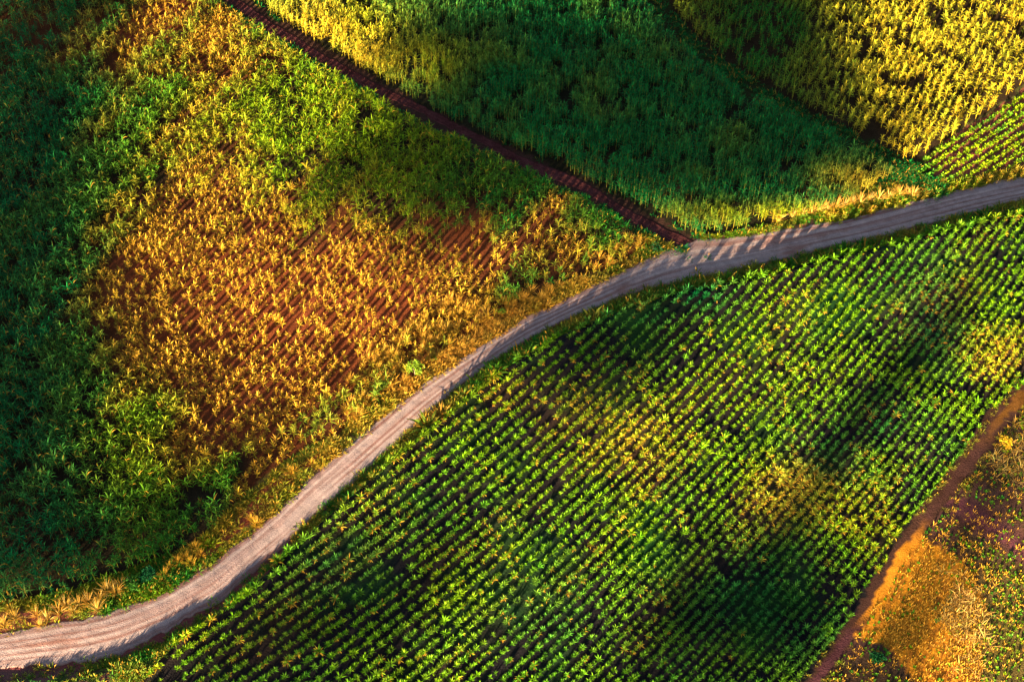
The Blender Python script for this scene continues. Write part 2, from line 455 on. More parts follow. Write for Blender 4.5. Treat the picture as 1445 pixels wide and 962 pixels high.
# ------------------------------------------------------------------ plants: one shape = verts, tint (rgb multiplier, dryness), quads
def leaves(n, hz, ln, elev, droop, w, r0=0.03, dry=0.0, dry_low=False, stem=0.0, spread=(0.5, 1.45), widths=(0.55, 1.0, 0.75, 0.1), seed=0):
    g = np.random.default_rng(seed)
    V, C, F = [], [], []
    ts = np.array([0, 0.34, 0.68, 1.0])
    for i in range(n):
        a = i * 2.39996 + g.uniform(-0.5, 0.5)
        f = (i + 0.5) / n
        z0 = hz[0] + (hz[1] - hz[0]) * f
        l = g.uniform(*ln)
        e = elev[0] + (elev[1] - elev[0]) * f + g.uniform(-0.18, 0.18)
        dr = g.uniform(*droop)
        ca, sa = math.cos(a), math.sin(a)
        p = np.array([ca * r0, sa * r0, z0]); pts = [p]
        for j in range(3):
            ee = e - dr * (j / 2.0) ** 1.3
            p = p + l / 3 * np.array([math.cos(ee) * ca, math.cos(ee) * sa, math.sin(ee)])
            pts.append(p)
        tw = g.uniform(-0.6, 0.6)
        side = np.array([-sa, ca, 0]) * math.cos(tw) + np.array([0, 0, 1]) * math.sin(tw)
        b = len(V)
        br = g.uniform(*spread); hu = g.uniform(-0.12, 0.12)
        d = 1.0 if (g.random() < dry and (not dry_low or f < 0.6)) else 0.0
        d *= g.uniform(0.6, 1)
        for j in range(4):
            ww = w * widths[j] * 0.5
            V += [pts[j] - side * ww, pts[j] + side * ww]
            C += [(br * (1 + hu), br, br * (1 - hu), d)] * 2
        for j in range(3):
            F.append((b + 2 * j, b + 2 * j + 1, b + 2 * j + 3, b + 2 * j + 2))
    if stem > 0:
        b = len(V)
        for zz in (0.0, stem):
            for kx, ky in ((-1, -1), (1, -1), (1, 1), (-1, 1)):
                V.append(np.array([kx * 0.022, ky * 0.022, zz])); C.append((0.9, 0.9, 0.7, 0.35))
        for j in range(4):
            F.append((b + j, b + (j + 1) % 4, b + 4 + (j + 1) % 4, b + 4 + j))
    return np.array(V), np.array(C), np.array(F, np.int64)


YOUNG = [leaves(17, (0.02, 0.55), (0.75, 1.25), (0.85, 1.5), (0.3, 1.35), 0.15, 0.10, seed=100 + i) for i in range(8)]
YOUNG_DRY = [leaves(24, (0.02, 0.5), (0.65, 1.1), (0.35, 1.45), (0.5, 1.5), 0.14, 0.10, dry=0.75, dry_low=True, seed=120 + i) for i in range(6)]
TALL = [leaves(16, (1.0, 2.2), (0.75, 1.25), (0.65, 1.45), (0.7, 2.0), 0.11, 0.04, dry=0.02, stem=2.1, seed=140 + i) for i in range(8)]
FINE = [leaves(20, (0.8, 2.2), (0.55, 0.9), (0.55, 1.45), (0.6, 1.9), 0.095, 0.10, dry=0.01, stem=2.1, seed=150 + i) for i in range(8)]
THIN = [leaves(15, (0.35, 1.25), (0.5, 0.9), (0.85, 1.48), (0.4, 1.2), 0.10, 0.04, dry=0.55, stem=1.2, seed=160 + i) for i in range(8)]
TUFT = [leaves(46, (0.0, 0.04), (0.8, 1.45), (0.75, 1.5), (0.2, 0.75), 0.05, 0.12, dry=0.75, seed=180 + i) for i in range(6)]
BLADE = [leaves(9, (0.0, 0.03), (0.22, 0.5), (0.5, 1.4), (0.3, 1.2), 0.06, 0.10, dry=0.15, seed=200 + i) for i in range(6)]
BROAD = [leaves(15, (0.08, 0.35), (0.28, 0.48), (0.0, 1.1), (0.3, 1.0), 0.20, 0.06, widths=(0.4, 1.0, 0.95, 0.3), seed=220 + i) for i in range(6)]
SEED = [leaves(9, (0.02, 0.12), (0.16, 0.32), (0.0, 1.0), (0.1, 0.6), 0.14, 0.02, widths=(0.4, 1.0, 0.9, 0.3), seed=240 + i) for i in range(6)]
STUB = [leaves(5, (0.0, 0.02), (0.14, 0.30), (0.2, 1.4), (0.0, 0.3), 0.05, 0.05, dry=1.0, seed=260 + i) for i in range(5)]
DEAD = [leaves(10, (0.0, 0.10), (0.7, 1.4), (0.15, 0.9), (0.2, 1.0), 0.05, 0.10, dry=0.0, seed=280 + i) for i in range(6)]
PROTO = {}


def proto_mesh(kind, shapes, i, mat):
    key = (kind, i)
    if key not in PROTO:
        V, C, F = shapes[i]
        me = mesh_from(kind, V, F, C)
        me.materials.append(mat)
        PROTO[key] = me
    return PROTO[key]


def mass(name, shapes, x, y, sc, colour, mat, label, category, dryness=None, sz=None, lean=None, **props):
    """many plants as one object"""
    n = len(x)
    if n == 0: return None
    which = rng.integers(0, len(shapes), n)
    rot = rng.uniform(0, 2 * np.pi, n)
    z = height(x, y)
    sz = sc if sz is None else sz
    VV, CC, FF = [], [], []
    off = 0
    for k, (V, C, F) in enumerate(shapes):
        m = np.where(which == k)[0]
        if len(m) == 0: continue
        c, s = np.cos(rot[m])[:, None], np.sin(rot[m])[:, None]
        v = np.empty((len(m), len(V), 3))
        v[..., 0] = (V[None, :, 0] * c - V[None, :, 1] * s) * sc[m][:, None]
        v[..., 1] = (V[None, :, 0] * s + V[None, :, 1] * c) * sc[m][:, None]
        v[..., 2] = V[None, :, 2] * sz[m][:, None]
        if lean is not None:
            v[..., 0] += v[..., 2] * lean[m, 0][:, None]; v[..., 1] += v[..., 2] * lean[m, 1][:, None]
        v[..., 0] += x[m][:, None]; v[..., 1] += y[m][:, None]; v[..., 2] += z[m][:, None] - 0.01
        cc = np.broadcast_to(C[None], (len(m),) + C.shape).copy()
        cc[..., :3] *= colour[m][:, None, :]
        VV.append(v.reshape(-1, 3)); CC.append(cc.reshape(-1, 4))
        FF.append((F[None] + (np.arange(len(m)) * len(V))[:, None, None]).reshape(-1, 4) + off)
        off += len(m) * len(V)
    me = mesh_from(name, np.concatenate(VV), np.concatenate(FF), np.concatenate(CC))
    return link(name, me, mat, label=label, category=category, kind="stuff", **props)


def single(name, shapes, x, y, sc, colour, mat, label, category, group=None, sz=None):
    z = height(x, y)
    sz = sc if sz is None else sz
    for i in range(len(x)):
        o = link(name, proto_mesh(name, shapes, int(rng.integers(0, len(shapes))), mat))
        o.location = (x[i], y[i], z[i] - 0.01)
        o.rotation_euler = (0, 0, rng.uniform(0, 2 * math.pi))
        o.scale = (sc[i], sc[i], sz[i])
        o.color = (*colour[i], 1)
        o["label"] = label(i) if callable(label) else label
        o["category"] = category
        if group: o["group"] = group


def nearest(x, y, ok, n=300, pad=6):
    """indices of the n plants that show largest: inside the frame and closest to the camera"""
    u, v = P(x, y)
    m = ok & (u > pad) & (u < W0 - pad) & (v > 12) & (v < H0 - pad)
    d = np.hypot(x - CAM[0], y - CAM[1])
    d = np.where(m, d, 1e9)
    k = np.argsort(d)[:min(n, int(m.sum()))]
    r = np.zeros(len(x), bool); r[k] = True
    return r


def rows_straight(poly, th, row, step, jr, js):
    """rows of plants at ground angle th"""
    pu = np.array(poly, float)
    x, y = G(np.clip(pu[:, 0], -M_OUT, W0 + M_OUT), np.clip(pu[:, 1], -M_OUT, H0 + M_OUT))
    c = np.array([x.mean(), y.mean()]); rad = np.hypot(x - c[0], y - c[1]).max() + 5
    a = np.arange(-rad, rad, row); b = np.arange(-rad, rad, step)
    A, B = np.meshgrid(a, b)
    A = A + rng.normal(0, jr, A.shape) + (vnoise(B, A, 12, 33) - 0.5) * 0.8
    B = B + rng.uniform(-js, js, B.shape)
    xx = c[0] + B * math.cos(th) - A * math.sin(th); yy = c[1] + B * math.sin(th) + A * math.cos(th)
    xx, yy = xx.ravel(), yy.ravel()
    near = (np.abs(xx) < 120) & (yy > CAM[1] + 25)
    xx, yy = xx[near], yy[near]
    u, v = P(xx, yy)
    m = inside(poly, u, v) & in_margin(u, v)
    return xx[m], yy[m]


def lerp(a, b, t):
    return a + (b - a) * t[:, None]


def vary(c, amt=0.16):
    n = len(c)
    c = c * (1 + rng.normal(0, amt, n))[:, None].clip(0.55, 1.5)
    c[:, 0] *= (1 + rng.normal(0, 0.10, n)).clip(0.7, 1.4)
    return c.clip(0.004, 0.7)


# ---- rows below the road
def slope_at(u):
    return np.tan(np.radians(np.clip(33 + 0.0175 * (u - 250), 27, 56)))


ug = np.arange(-300, 1800, 2.0)
curve = np.cumsum(slope_at(ug)) * 2.0
curve -= np.interp(722, ug, curve)
px_, py_ = [], []
for c0 in np.arange(-400, 2200, 18.5):
    vg = c0 - curve
    m = (vg > -160) & (vg < H0 + 190)
    if m.sum() < 4: continue
    x, y = G(ug[m], vg[m])
    s = np.concatenate([[0], np.cumsum(np.hypot(np.diff(x), np.diff(y)))])
    q = np.arange(rng.uniform(0, 0.8), s[-1], 0.34)
    q = q + rng.normal(0, 0.12, len(q))
    px_.append(np.interp(q, s, x) + rng.normal(0, 0.05, len(q))); py_.append(np.interp(q, s, y) + rng.normal(0, 0.05, len(q)))
fx, fy = np.concatenate(px_), np.concatenate(py_)
fx0, fy0 = fx, fy
u, v = P(fx, fy)
m = inside(F_POLY, u, v) & in_margin(u, v) & (rng.random(len(fx)) > 0.05 + 0.5 * (fbm(fx0, fy0, 2.2, 81) > 0.66))
fx, fy, u, v = fx[m], fy[m], u[m], v[m]
n = rowfbm(fx, fy, 4.5, R(46), 12)
dr = dry_rows(u, v, n); lu = shade_rows(u, v, fbm(fx, fy, 6, 15))
c = lerp(np.tile(LIME * np.array([0.86, 1.18, 0.9]), (len(fx), 1)), GREEN, np.clip((fbm(fx, fy, 9, 18) - 0.45) * 1.6, 0, 1))
c = lerp(c, LUSH, lu); c = lerp(c, GOLD * 1.05, dr * 0.5)
c = vary(c, 0.2)
sc = (0.33 + 0.20 * fbm(fx, fy, 4, 66)) * rng.normal(1, 0.22, len(fx)).clip(0.45, 1.55)
edge_d = dist_line(ROAD_LO, u, v)
sc = np.where(edge_d < 34, sc * rng.uniform(0.7, 1.7, len(fx)), sc)
isdry = rng.random(len(fx)) < np.clip(dr * 1.05 - 0.02, 0, 0.9) + 0.03
near = nearest(fx, fy, ~isdry)
single("young_cane_plant", YOUNG, fx[near], fy[near], sc[near], c[near], M_LEAF,
       "leafy green young cane clump in the striped rows nearest the bottom edge", "cane plant", "young cane clumps in the nearest rows")
k = ~near & ~isdry
mass("young_cane", YOUNG, fx[k], fy[k], sc[k], c[k], M_LEAF, "bright green young cane growing in curved rows between dirt road and corner field", "young cane")
k = ~near & isdry
mass("dry_leaf_cane", YOUNG_DRY, fx[k], fy[k], sc[k] * 1.15, c[k] * 1.15, M_LEAF, "young cane clumps with brown withered leaves in patches of the striped field", "withered cane")

# ---- left field
lx, ly = rows_straight(L_POLY, R(59), 0.95, 0.54, 0.10, 0.18)
u, v = P(lx, ly)
dl = dry_left(u, v, rowfbm(lx, ly, 3.5, R(59), 3)); li = lime_left(u, v, rowfbm(lx, ly, 3, R(59), 22)); ba = bare_left(u, v)
keep = (rng.random(len(lx)) > ba * 0.62) & (rng.random(len(lx)) > 0.55 * (vnoise(lx, ly, 1.9, 91) > 0.62))
lx, ly, u, v, dl, li, ba = (q[keep] for q in (lx, ly, u, v, dl, li, ba))
c = lerp(np.tile(LUSH, (len(lx), 1)), GREEN, np.clip((u - 60) / 150, 0, 1)); c = lerp(c, LIME * 1.05, li * 0.9)
c = lerp(c, GOLD, dl)
c = vary(c)
thin = dl + rng.normal(0, 0.22, len(lx)) > 0.42
sc = rng.normal(1, 0.16, len(lx)).clip(0.6, 1.45) * (0.66 + 0.24 * fbm(lx, ly, 5, 71))
kg = ~thin
ng = nearest(lx, ly, kg & (u < 420) & (v > 500))
single("tall_cane_plant", TALL, lx[ng], ly[ng], sc[ng], c[ng], M_LEAF,
       "tall green cane plant in the lower left field edge above the road bend", "cane plant", "tall green cane at the lower left")
k = kg & ~ng
mass("tall_cane", TALL, lx[k], ly[k], sc[k], c[k], M_LEAF, "tall dense green cane filling the left field beside the red track", "tall cane")
nd = nearest(lx, ly, thin)
single("dry_cane_plant", THIN, lx[nd], ly[nd], sc[nd], c[nd], M_LEAF,
       "short straw gold cane plant in the ripe patch just above the road", "cane plant", "golden dry cane plants above the road")
k = thin & ~nd
mass("dry_cane", THIN, lx[k], ly[k], sc[k], c[k], M_LEAF, "thin golden dry cane over red soil in the middle of the left field", "dry cane")

# ---- field between the two tracks
ux, uy = rows_straight(U_POLY, R(52), 0.80, 0.52, 0.13, 0.2)
k = rng.random(len(ux)) > 0.68 * (vnoise(ux, uy, 1.3, 92) > 0.56)
ux, uy = ux[k], uy[k]
u, v = P(ux, uy)
t = np.clip(blob(u, v, 480, 60, 140, 60) + blob(u, v, 1090, 312, 170, 16) + 0.6 * blob(u, v, 620, 110, 60, 40) + (fbm(ux, uy, 6, 44) - 0.5) * 0.8, 0, 1)  # sunlit yellow edges painted into the cane colour
c = lerp(np.tile(LUSH * 0.85 + GREEN * 0.35, (len(ux), 1)), LIME * 1.1 + GOLD * 0.30, t)
c = lerp(c, GOLD * 1.1 + LIME * 0.3, np.clip(blob(u, v, 440, 45, 70, 45) + blob(u, v, 530, 85, 60, 30) + blob(u, v, 1215, 262, 60, 18), 0, 1) * 0.8)  # gold deepens the painted sunlit edges
sc = rng.normal(0.82, 0.10, len(ux)).clip(0.55, 1.15) * (0.88 + 0.3 * fbm(ux, uy, 6, 72))
mass("dense_cane", FINE, ux, uy, sc, vary(c), M_LEAF, "dense deep green cane field between the red track and the grassy track", "dense cane")

# ---- top right field
tx, ty = rows_straight(T_POLY, R(60), 1.0, 0.64, 0.10, 0.18)
k = rng.random(len(tx)) > 0.72 * (vnoise(tx, ty, 1.2, 93) > 0.54)
tx, ty = tx[k], ty[k]
u, v = P(tx, ty)
t = np.clip(1.0 - 1.15 * blob(u, v, 1075, 70, 130, 150) + (fbm(tx, ty, 6, 46) - 0.5) * 0.8, 0, 1)  # yellow paints the sunlight in, green on the left paints the shade
c = lerp(np.tile(GREEN, (len(tx), 1)), LIME * 0.6 + GOLD * 0.85, t)
sc = rng.normal(0.78, 0.12, len(tx)).clip(0.5, 1.1)
mass("sunlit_cane", FINE, tx, ty, sc, vary(c), M_LEAF, "cane painted sunlit yellow in the top right field above the leafy rows", "sunlit cane")

# ---- leafy crop rows by the right edge
rx, ry = rows_straight(R_POLY, R(40), 1.18, 0.62, 0.08, 0.12)
u, v = P(rx, ry)
c = vary(lerp(np.tile(LIME * 1.15, (len(rx), 1)), GREEN * 1.2, np.clip((fbm(rx, ry, 4, 31) - 0.4) * 2.2, 0, 1)))
sc = rng.normal(0.9, 0.18, len(rx)).clip(0.5, 1.5)
nr = nearest(rx, ry, np.ones(len(rx), bool))
single("leafy_crop_plant", BROAD, rx[nr], ry[nr], sc[nr], c[nr], M_BROAD,
       "low broad leaved crop plant in red soil rows beside the road at right", "crop plant", "leafy crop plants in the small red field")
k = ~nr
mass("leafy_crop", BROAD, rx[k], ry[k], sc[k], c[k], M_BROAD, "broad leaved crop in the upper rows of the small red field", "leafy crop")

# ---- corner field: scattered low plants, stubble, dead grass
sx, sy = rows_straight(C_POLY, R(58), 0.55, 0.42, 0.10, 0.2)
u, v = P(sx, sy)
till = np.abs((v - 700) - (u - 1320) * 0.62) < 22
op = orange_patch(u, v)
dens = np.where(op, 0.22, np.where(till & (u > 1300), 0.05, 0.38)) + 0.55 * blob(u, v, 1430, 880, 60, 120)
m = rng.random(len(sx)) < dens
px2, py2, u, v = sx[m], sy[m], u[m], v[m]
c = vary(lerp(np.tile(LIME * 1.1, (len(px2), 1)), GREEN, rng.random(len(px2)) * 0.9), 0.25)
c = lerp(c, GOLD * 0.7, np.clip(fbm(px2, py2, 3, 37) * 2 - 1.15, 0, 1) * 0.7)
sc = rng.normal(0.68, 0.2, len(px2)).clip(0.35, 1.3)
nr = nearest(px2, py2, np.ones(len(px2), bool))
single("seedling", SEED, px2[nr], py2[nr], sc[nr], c[nr], M_BROAD,
       "tiny green seedling on brown earth in the bottom right corner field", "seedling", "seedlings in the bottom right corner")
k = ~nr
mass("seedling_cover", SEED, px2[k], py2[k], sc[k], c[k], M_BROAD, "small green seedlings scattered over purple brown earth past the row field", "seedlings")
sx, sy = rows_straight(C_POLY, R(58), 0.42, 0.15, 0.06, 0.07)
u, v = P(sx, sy)
pr = np.where(orange_patch(u, v), 0.15 + 0.9 * (rowfbm(sx, sy, 1.6, R(58), 55) > 0.5), 0.09) + 0.45 * blob(u, v, 1335, 850, 50, 80) + 0.3 * blob(u, v, 1420, 620, 40, 50)
m = rng.random(len(sx)) < pr
n_ = int(m.sum())
mass("stubble", STUB, sx[m], sy[m], rng.normal(1.35, 0.35, n_).clip(0.5, 2.2), vary(np.tile(GOLD * 1.1, (n_, 1))), M_GRASS, "short orange stubble in thin lines over the bright sandy corner", "stubble")
sx, sy = rows_straight(C_POLY, R(58), 0.5, 0.5, 0.3, 0.3)
u, v = P(sx, sy)
pr = 1.2 * blob(u, v, 1352, 862, 28, 42) + 0.8 * blob(u, v, 1372, 905, 28, 50) + 0.75 * blob(u, v, 1430, 655, 30, 42) - 0.12 + 0.3 * (fbm(sx, sy, 2, 61) - 0.5)
m = rng.random(len(sx)) < pr
n_ = int(m.sum())
mass("dead_grass", DEAD, sx[m], sy[m], rng.normal(0.8, 0.2, n_).clip(0.4, 1.4), vary(np.tile((0.46, 0.29, 0.085), (n_, 1))), M_GRASS, "pale bleached dead grass lying tangled on the bottom right corner field", "dead grass")

# ---- verges
NV = 110000
al = rng.random(NV); k0 = (al * (NR - 2)).astype(int)
side = rng.random(NV) < 0.55
off = rng.random(NV)
ex = np.where(side, ax_[k0], bx_[k0]); ey = np.where(side, ay_[k0], by_[k0])
ox = np.where(side, ax_[k0] - bx_[k0], bx_[k0] - ax_[k0]); oy = np.where(side, ay_[k0] - by_[k0], by_[k0] - ay_[k0])
ol = np.hypot(ox, oy)
vx = ex + ox / ol * (off ** 1.1 * 5.0 - 0.25) + rng.normal(0, 0.2, NV); vy = ey + oy / ol * (off ** 1.1 * 5.0 - 0.25) + rng.normal(0, 0.2, NV)
u, v = P(vx, vy)
ok = in_margin(u, v)
for q in (L_POLY, U_POLY, T_POLY, R_POLY, F_POLY): ok &= ~inside(q, u, v)
ok &= ~((dist_line(TRACK1, u, v) < 14) & side)
bare = inside([(262, 795), (300, 765), (335, 728), (365, 694), (400, 668), (440, 642), (468, 640), (430, 668), (392, 708), (352, 744), (300, 785)], u, v) | ((u < 105) & (v > 862) & (v < 905)) | ((u < 160) & (v > 944))
dens = np.where(bare, 0.06, 0.55) * np.where(off < 0.10, 0.35, 1.0) * np.clip(2.6 * fbm(vx, vy, 1.8, 14) - 0.45, 0.05, 1.3)
dens *= np.where(~side & (off < 0.24) & (u < 420), 0.1, 1.0)
ok &= rng.random(NV) < dens
vx, vy, u, v, side, off = vx[ok], vy[ok], u[ok], v[ok], side[ok], off[ok]
gold = np.clip(np.where(side, 0.25 + 0.75 * blob(u, v, 640, 480, 260, 200) - 0.4 * blob(u, v, 200, 850, 120, 60), 0.12 + 0.4 * blob(u, v, 610, 590, 70, 60)) + (fbm(vx, vy, 2.5, 19) - 0.5) * 1.1, 0, 1)
c = lerp(np.tile(GREEN, (len(vx), 1)), LIME, np.clip(fbm(vx, vy, 3, 24) * 1.6 - 0.3, 0, 1) * np.where(side, 1.0, 0.5)); c = lerp(c, np.array([0.42, 0.21, 0.03]), gold)
mass("verge_grass", BLADE, vx, vy, (0.55 + 1.1 * vnoise(vx, vy, 0.9, 83)) * rng.normal(1.0, 0.25, len(vx)).clip(0.5, 1.7) * np.where(~side & (off > 0.35) & (u > 600), rng.uniform(0.8, 2.3, len(vx)), 1.0), vary(c), M_GRASS, "low green and orange grass on the verges along the dirt road", "verge grass")


# ---- rank grass in the corridor of the upper track and along the corner path
wx, wy = [], []
for line, half, num in ((TRACK2, 24, 2500), (PATH3, 22, 2600), (TRACK1, 24, 12000), ([(1225, 275), (1262, 252), (1292, 250), (1320, 262)], 20, 2600)):
    q = resample(line, 300)
    i = rng.integers(0, 300, num)
    wx.append(q[i, 0] + rng.uniform(-half, half, num)); wy.append(q[i, 1] + rng.uniform(-half, half, num) * 0.8)
u, v = np.concatenate(wx), np.concatenate(wy)
ok = in_margin(u, v) & ~((v > 735) & (v < 895)) & ~((dist_line(PATH3, u, v) < 9)) & ~((dist_line(TRACK1, u, v) < 8 + 9 * vnoise(u, v, 14, 3))) & ~inside(L_POLY, u, v) & (rng.random(len(u)) < 0.3 + 0.7 * (fbm(u, v, 22, 40) > 0.45))
for q in (U_POLY, T_POLY, R_POLY, F_POLY): ok &= ~inside(q, u, v)
u, v = u[ok], v[ok]
wx, wy = G(u, v)
c = lerp(np.tile(LUSH * 0.5 + GREEN * 0.5, (len(wx), 1)), GOLD * 0.6, np.clip((v - 500) / 60, 0, 1) * 0.6)
mass("track_grass", BLADE, wx, wy, rng.normal(1.25, 0.3, len(wx)).clip(0.6, 2) * np.where(v > 480, 0.6, 1.0), vary(c), M_GRASS, "dark rank grass filling the narrow track between dense cane and yellow cane", "track grass")

# ---- dry grass tufts, each a thing of its own
def tufts(points, label, group, colour, smin, smax):
    p = np.array(points, float)
    x, y = G(p[:, 0], p[:, 1])
    n = len(x)
    sc = rng.uniform(smin, smax, n)
    single("grass_tuft", TUFT, x, y, sc, vary(np.tile(colour, (n, 1)), 0.12), M_GRASS, label, "grass tuft", group)


PALE = np.array([0.55, 0.38, 0.12])
tufts([(6, 884), (22, 874), (58, 884), (52, 870), (68, 876), (84, 866), (94, 858), (104, 866), (112, 856), (126, 852), (138, 862), (142, 846), (152, 836), (164, 838), (172, 830)],
      "pale straw grass tuft on the verge above the road at bottom left", "pale tufts at the bottom left verge", PALE, 0.85, 1.3)
tufts([(1098, 312), (1118, 306), (1132, 303), (1146, 300), (1158, 297), (1168, 296), (1178, 294), (1190, 291), (1202, 288), (1214, 286), (1226, 283), (1240, 281), (1254, 279), (1268, 276), (1281, 273), (1288, 276)],
      "golden grass tuft in the line between dense cane and road at right", "golden tufts along the right verge", PALE, 0.95, 1.4)
tufts([(1178, 352), (1172, 356), (1186, 352), (1196, 350), (1206, 349), (1214, 347), (1222, 341), (1134, 362), (1128, 370)],
      "small golden tuft at the lower edge of the road near the row ends", "small tufts below the road at right", GOLD * 1.1, 0.35, 0.6)
pts = []
while len(pts) < 110:
    a, b = rng.uniform(490, 690), rng.uniform(400, 600)
    if inside(L_POLY, np.array([a]), np.array([b]))[0] and 18 < dist_line(ROAD_UP, np.array([a]), np.array([b]))[0] < 75:
        pts.append((a, b))
for a in np.linspace(700, 905, 34):
    b = np.interp(a, [p_[0] for p_ in ROAD_UP], [p_[1] for p_ in ROAD_UP]) - rng.uniform(12, 42)
    if not (795 < a < 835): pts.append((a + rng.normal(0, 4), b))
tufts(pts, "tall golden grass tuft above the middle stretch of the dirt road", "golden tufts above the road", np.array([0.46, 0.29, 0.05]), 0.75, 1.2)
tufts([(240, 804), (252, 796), (262, 790), (270, 798), (284, 786), (232, 814), (276, 776), (355, 735), (362, 742), (380, 640), (440, 655), (415, 668)],
      "yellow grass tuft by the red earth strip above the road", "yellow tufts by the red earth", GOLD, 0.6, 0.95)


# ------------------------------------------------------------------ shrubs and a young tree
def crown_mesh(rad, hgt, n, leaf, seed, z0=0.2):
    g = np.random.default_rng(seed)
    cl = g.normal(0, 1, (14, 3)); cl /= np.linalg.norm(cl, axis=1)[:, None]
    cl *= g.uniform(0.35, 0.8, 14)[:, None]; cl[:, 2] = np.abs(cl[:, 2]) * 0.9
    V, C, F = [], [], []
    for i in range(n):
        k = g.integers(0, 14)
        d = g.normal(0, 1, 3); d /= np.linalg.norm(d)
        p = (cl[k] + d * 0.34 * g.random() ** 0.4) * np.array([rad, rad, hgt]) + np.array([0, 0, z0])
        if p[2] < 0.05: p[2] = 0.05 + 0.1 * g.random()
        a = g.normal(0, 1, 3); a += d * 0.8; a /= np.linalg.norm(a)
        b = np.cross(a, g.normal(0, 1, 3)); b /= np.linalg.norm(b)
        l = leaf * g.uniform(0.7, 1.3)
        q = len(V); br = g.uniform(0.7, 1.35)
        V += [p - b * l * 0.25, p + a * l * 0.5 - b * 0.3 * l * 0.6, p + a * l, p + a * l * 0.5 + b * l * 0.45]
        C += [(br * g.uniform(0.85, 1.2), br, br, 0.0)] * 4
        F.append((q, q + 1, q + 2, q + 3))
    return mesh_from("crown", np.array(V), np.array(F), np.array(C))


M_BARK, _n, _l, _b, _o = new_mat("bark")
_nz = _n.new("ShaderNodeTexNoise"); _nz.inputs["Scale"].default_value = 9
_cr = _n.new("ShaderNodeValToRGB"); _cr.color_ramp.elements[0].color = (0.05, 0.032, 0.02, 1); _cr.color_ramp.elements[1].color = (0.20, 0.14, 0.09, 1)
_l.new(_nz.outputs["Fac"], _cr.inputs[0]); _l.new(_cr.outputs[0], _b.inputs["Base Color"]); _b.inputs["Roughness"].default_value = 0.9


def stems_mesh(paths):
    V, F = [], []
    for pts, rs in paths:
        b = len(V)
        for p, r in zip(pts, rs):
            for k in range(7):
                a = 2 * math.pi * k / 7
                V.append((p[0] + r * math.cos(a), p[1] + r * math.sin(a), p[2]))
        for j in range(len(pts) - 1):
            for k in range(7):
                F.append((b + j * 7 + k, b + j * 7 + (k + 1) % 7, b + (j + 1) * 7 + (k + 1) % 7, b + (j + 1) * 7 + k))
    return mesh_from("trunk", np.array(V), np.array(F), np.tile((1, 1, 1, 0.0), (len(V), 1)), True)


def plant_thing(name, u, v, rad, hgt, trunk, n, leaf, colour, label, cat, seed, part="foliage", stem="stem"):
    x, y = (float(q) for q in G(u, v))
    root = link(name, None, label=label, category=cat)
    root.location = (x, y, float(height(x, y)) - 0.02)
    root.rotation_euler = (0, 0, seed)
    g = np.random.default_rng(seed)
    paths = []
    if trunk > 0:
        paths.append(([(0, 0, 0), (0.04, 0.02, trunk * 0.5), (0.0, 0.05, trunk), (0.05, 0, trunk + hgt * 0.6)], (0.10, 0.075, 0.06, 0.02)))
    for i in range(6):
        a = i * 1.05 + g.uniform(-0.3, 0.3)
        e = np.array([math.cos(a) * rad * 0.6, math.sin(a) * rad * 0.6, trunk + hgt * g.uniform(0.4, 0.8)])
        s = np.array([0, 0, trunk * 0.7])
        paths.append(([s, s + (e - s) * 0.5 + np.array([0, 0, 0.08]), e], (0.045, 0.03, 0.01)))
    link(stem, stems_mesh(paths), M_BARK, root)
    cm = link(part, crown_mesh(rad, hgt, n, leaf, seed, trunk + 0.1), M_BROAD, root)
    cm.color = (*colour, 1)
    return root


plant_thing("young_tree", 586, 528, 1.15, 1.5, 1.1, 900, 0.22, (0.12, 0.20, 0.015), "small lime green tree on the golden verge above the road", "tree", 3, "crown", "trunk")
plant_thing("leafy_shrub", 190, 826, 1.15, 1.5, 0, 800, 0.24, (0.045, 0.15, 0.02), "bushy yellow green shrub behind straw tufts at bottom left", "shrub", 5)
plant_thing("leafy_shrub", 212, 817, 1.0, 1.7, 0, 700, 0.24, (0.012, 0.10, 0.035), "bluish green shrub beside the straw tufts at bottom left", "shrub", 6)
plant_thing("leafy_bush", 612, 505, 0.5, 0.7, 0, 240, 0.18, (0.06, 0.18, 0.015), "small green bush just right of the young tree", "bush", 7)
plant_thing("leafy_bush", 708, 440, 0.55, 0.6, 0, 260, 0.18, (0.10, 0.20, 0.015), "small lime bush on the orange verge where the road bends", "bush", 8)
plant_thing("leafy_bush", 1167, 890, 0.8, 0.7, 0, 420, 0.24, (0.10, 0.26, 0.015), "round lime green bush at the end of the striped rows by the corner path", "bush", 9)
plant_thing("flowering_bush", 1417, 634, 0.95, 0.9, 0, 520, 0.2, (0.52, 0.33, 0.02), "round golden yellow bush in the corner field near the right edge", "bush", 10)
plant_thing("leafy_shrub", 925, 352, 0.9, 0.9, 0, 420, 0.22, (0.014, 0.085, 0.03), "dark green shrub where the red track meets the road", "shrub", 11)
plant_thing("leafy_weed", 253, 902, 0.32, 0.4, 0, 150, 0.18, (0.03, 0.25, 0.02), "small round bright green weed on the lower verge at bottom left", "weed", 12)
plant_thing("leafy_weed", 203, 932, 0.42, 0.35, 0, 170, 0.22, (0.10, 0.24, 0.015), "starry lime weed on dark ground below the road bend", "weed", 13)
plant_thing("leafy_weed", 330, 846, 0.6, 0.5, 0, 260, 0.2, (0.03, 0.17, 0.015), "spreading green weed at the lower road edge before the first rows", "weed", 14)
plant_thing("leafy_weed", 727, 492, 0.4, 0.5, 0, 180, 0.2, (0.02, 0.17, 0.03), "dark green weed on the lower verge below the road crest", "weed", 15)
plant_thing("leafy_shrub", 1238, 928, 0.8, 0.6, 0, 380, 0.24, (0.014, 0.10, 0.03), "dark green shrub on the shaded earth by the corner path", "shrub", 16)

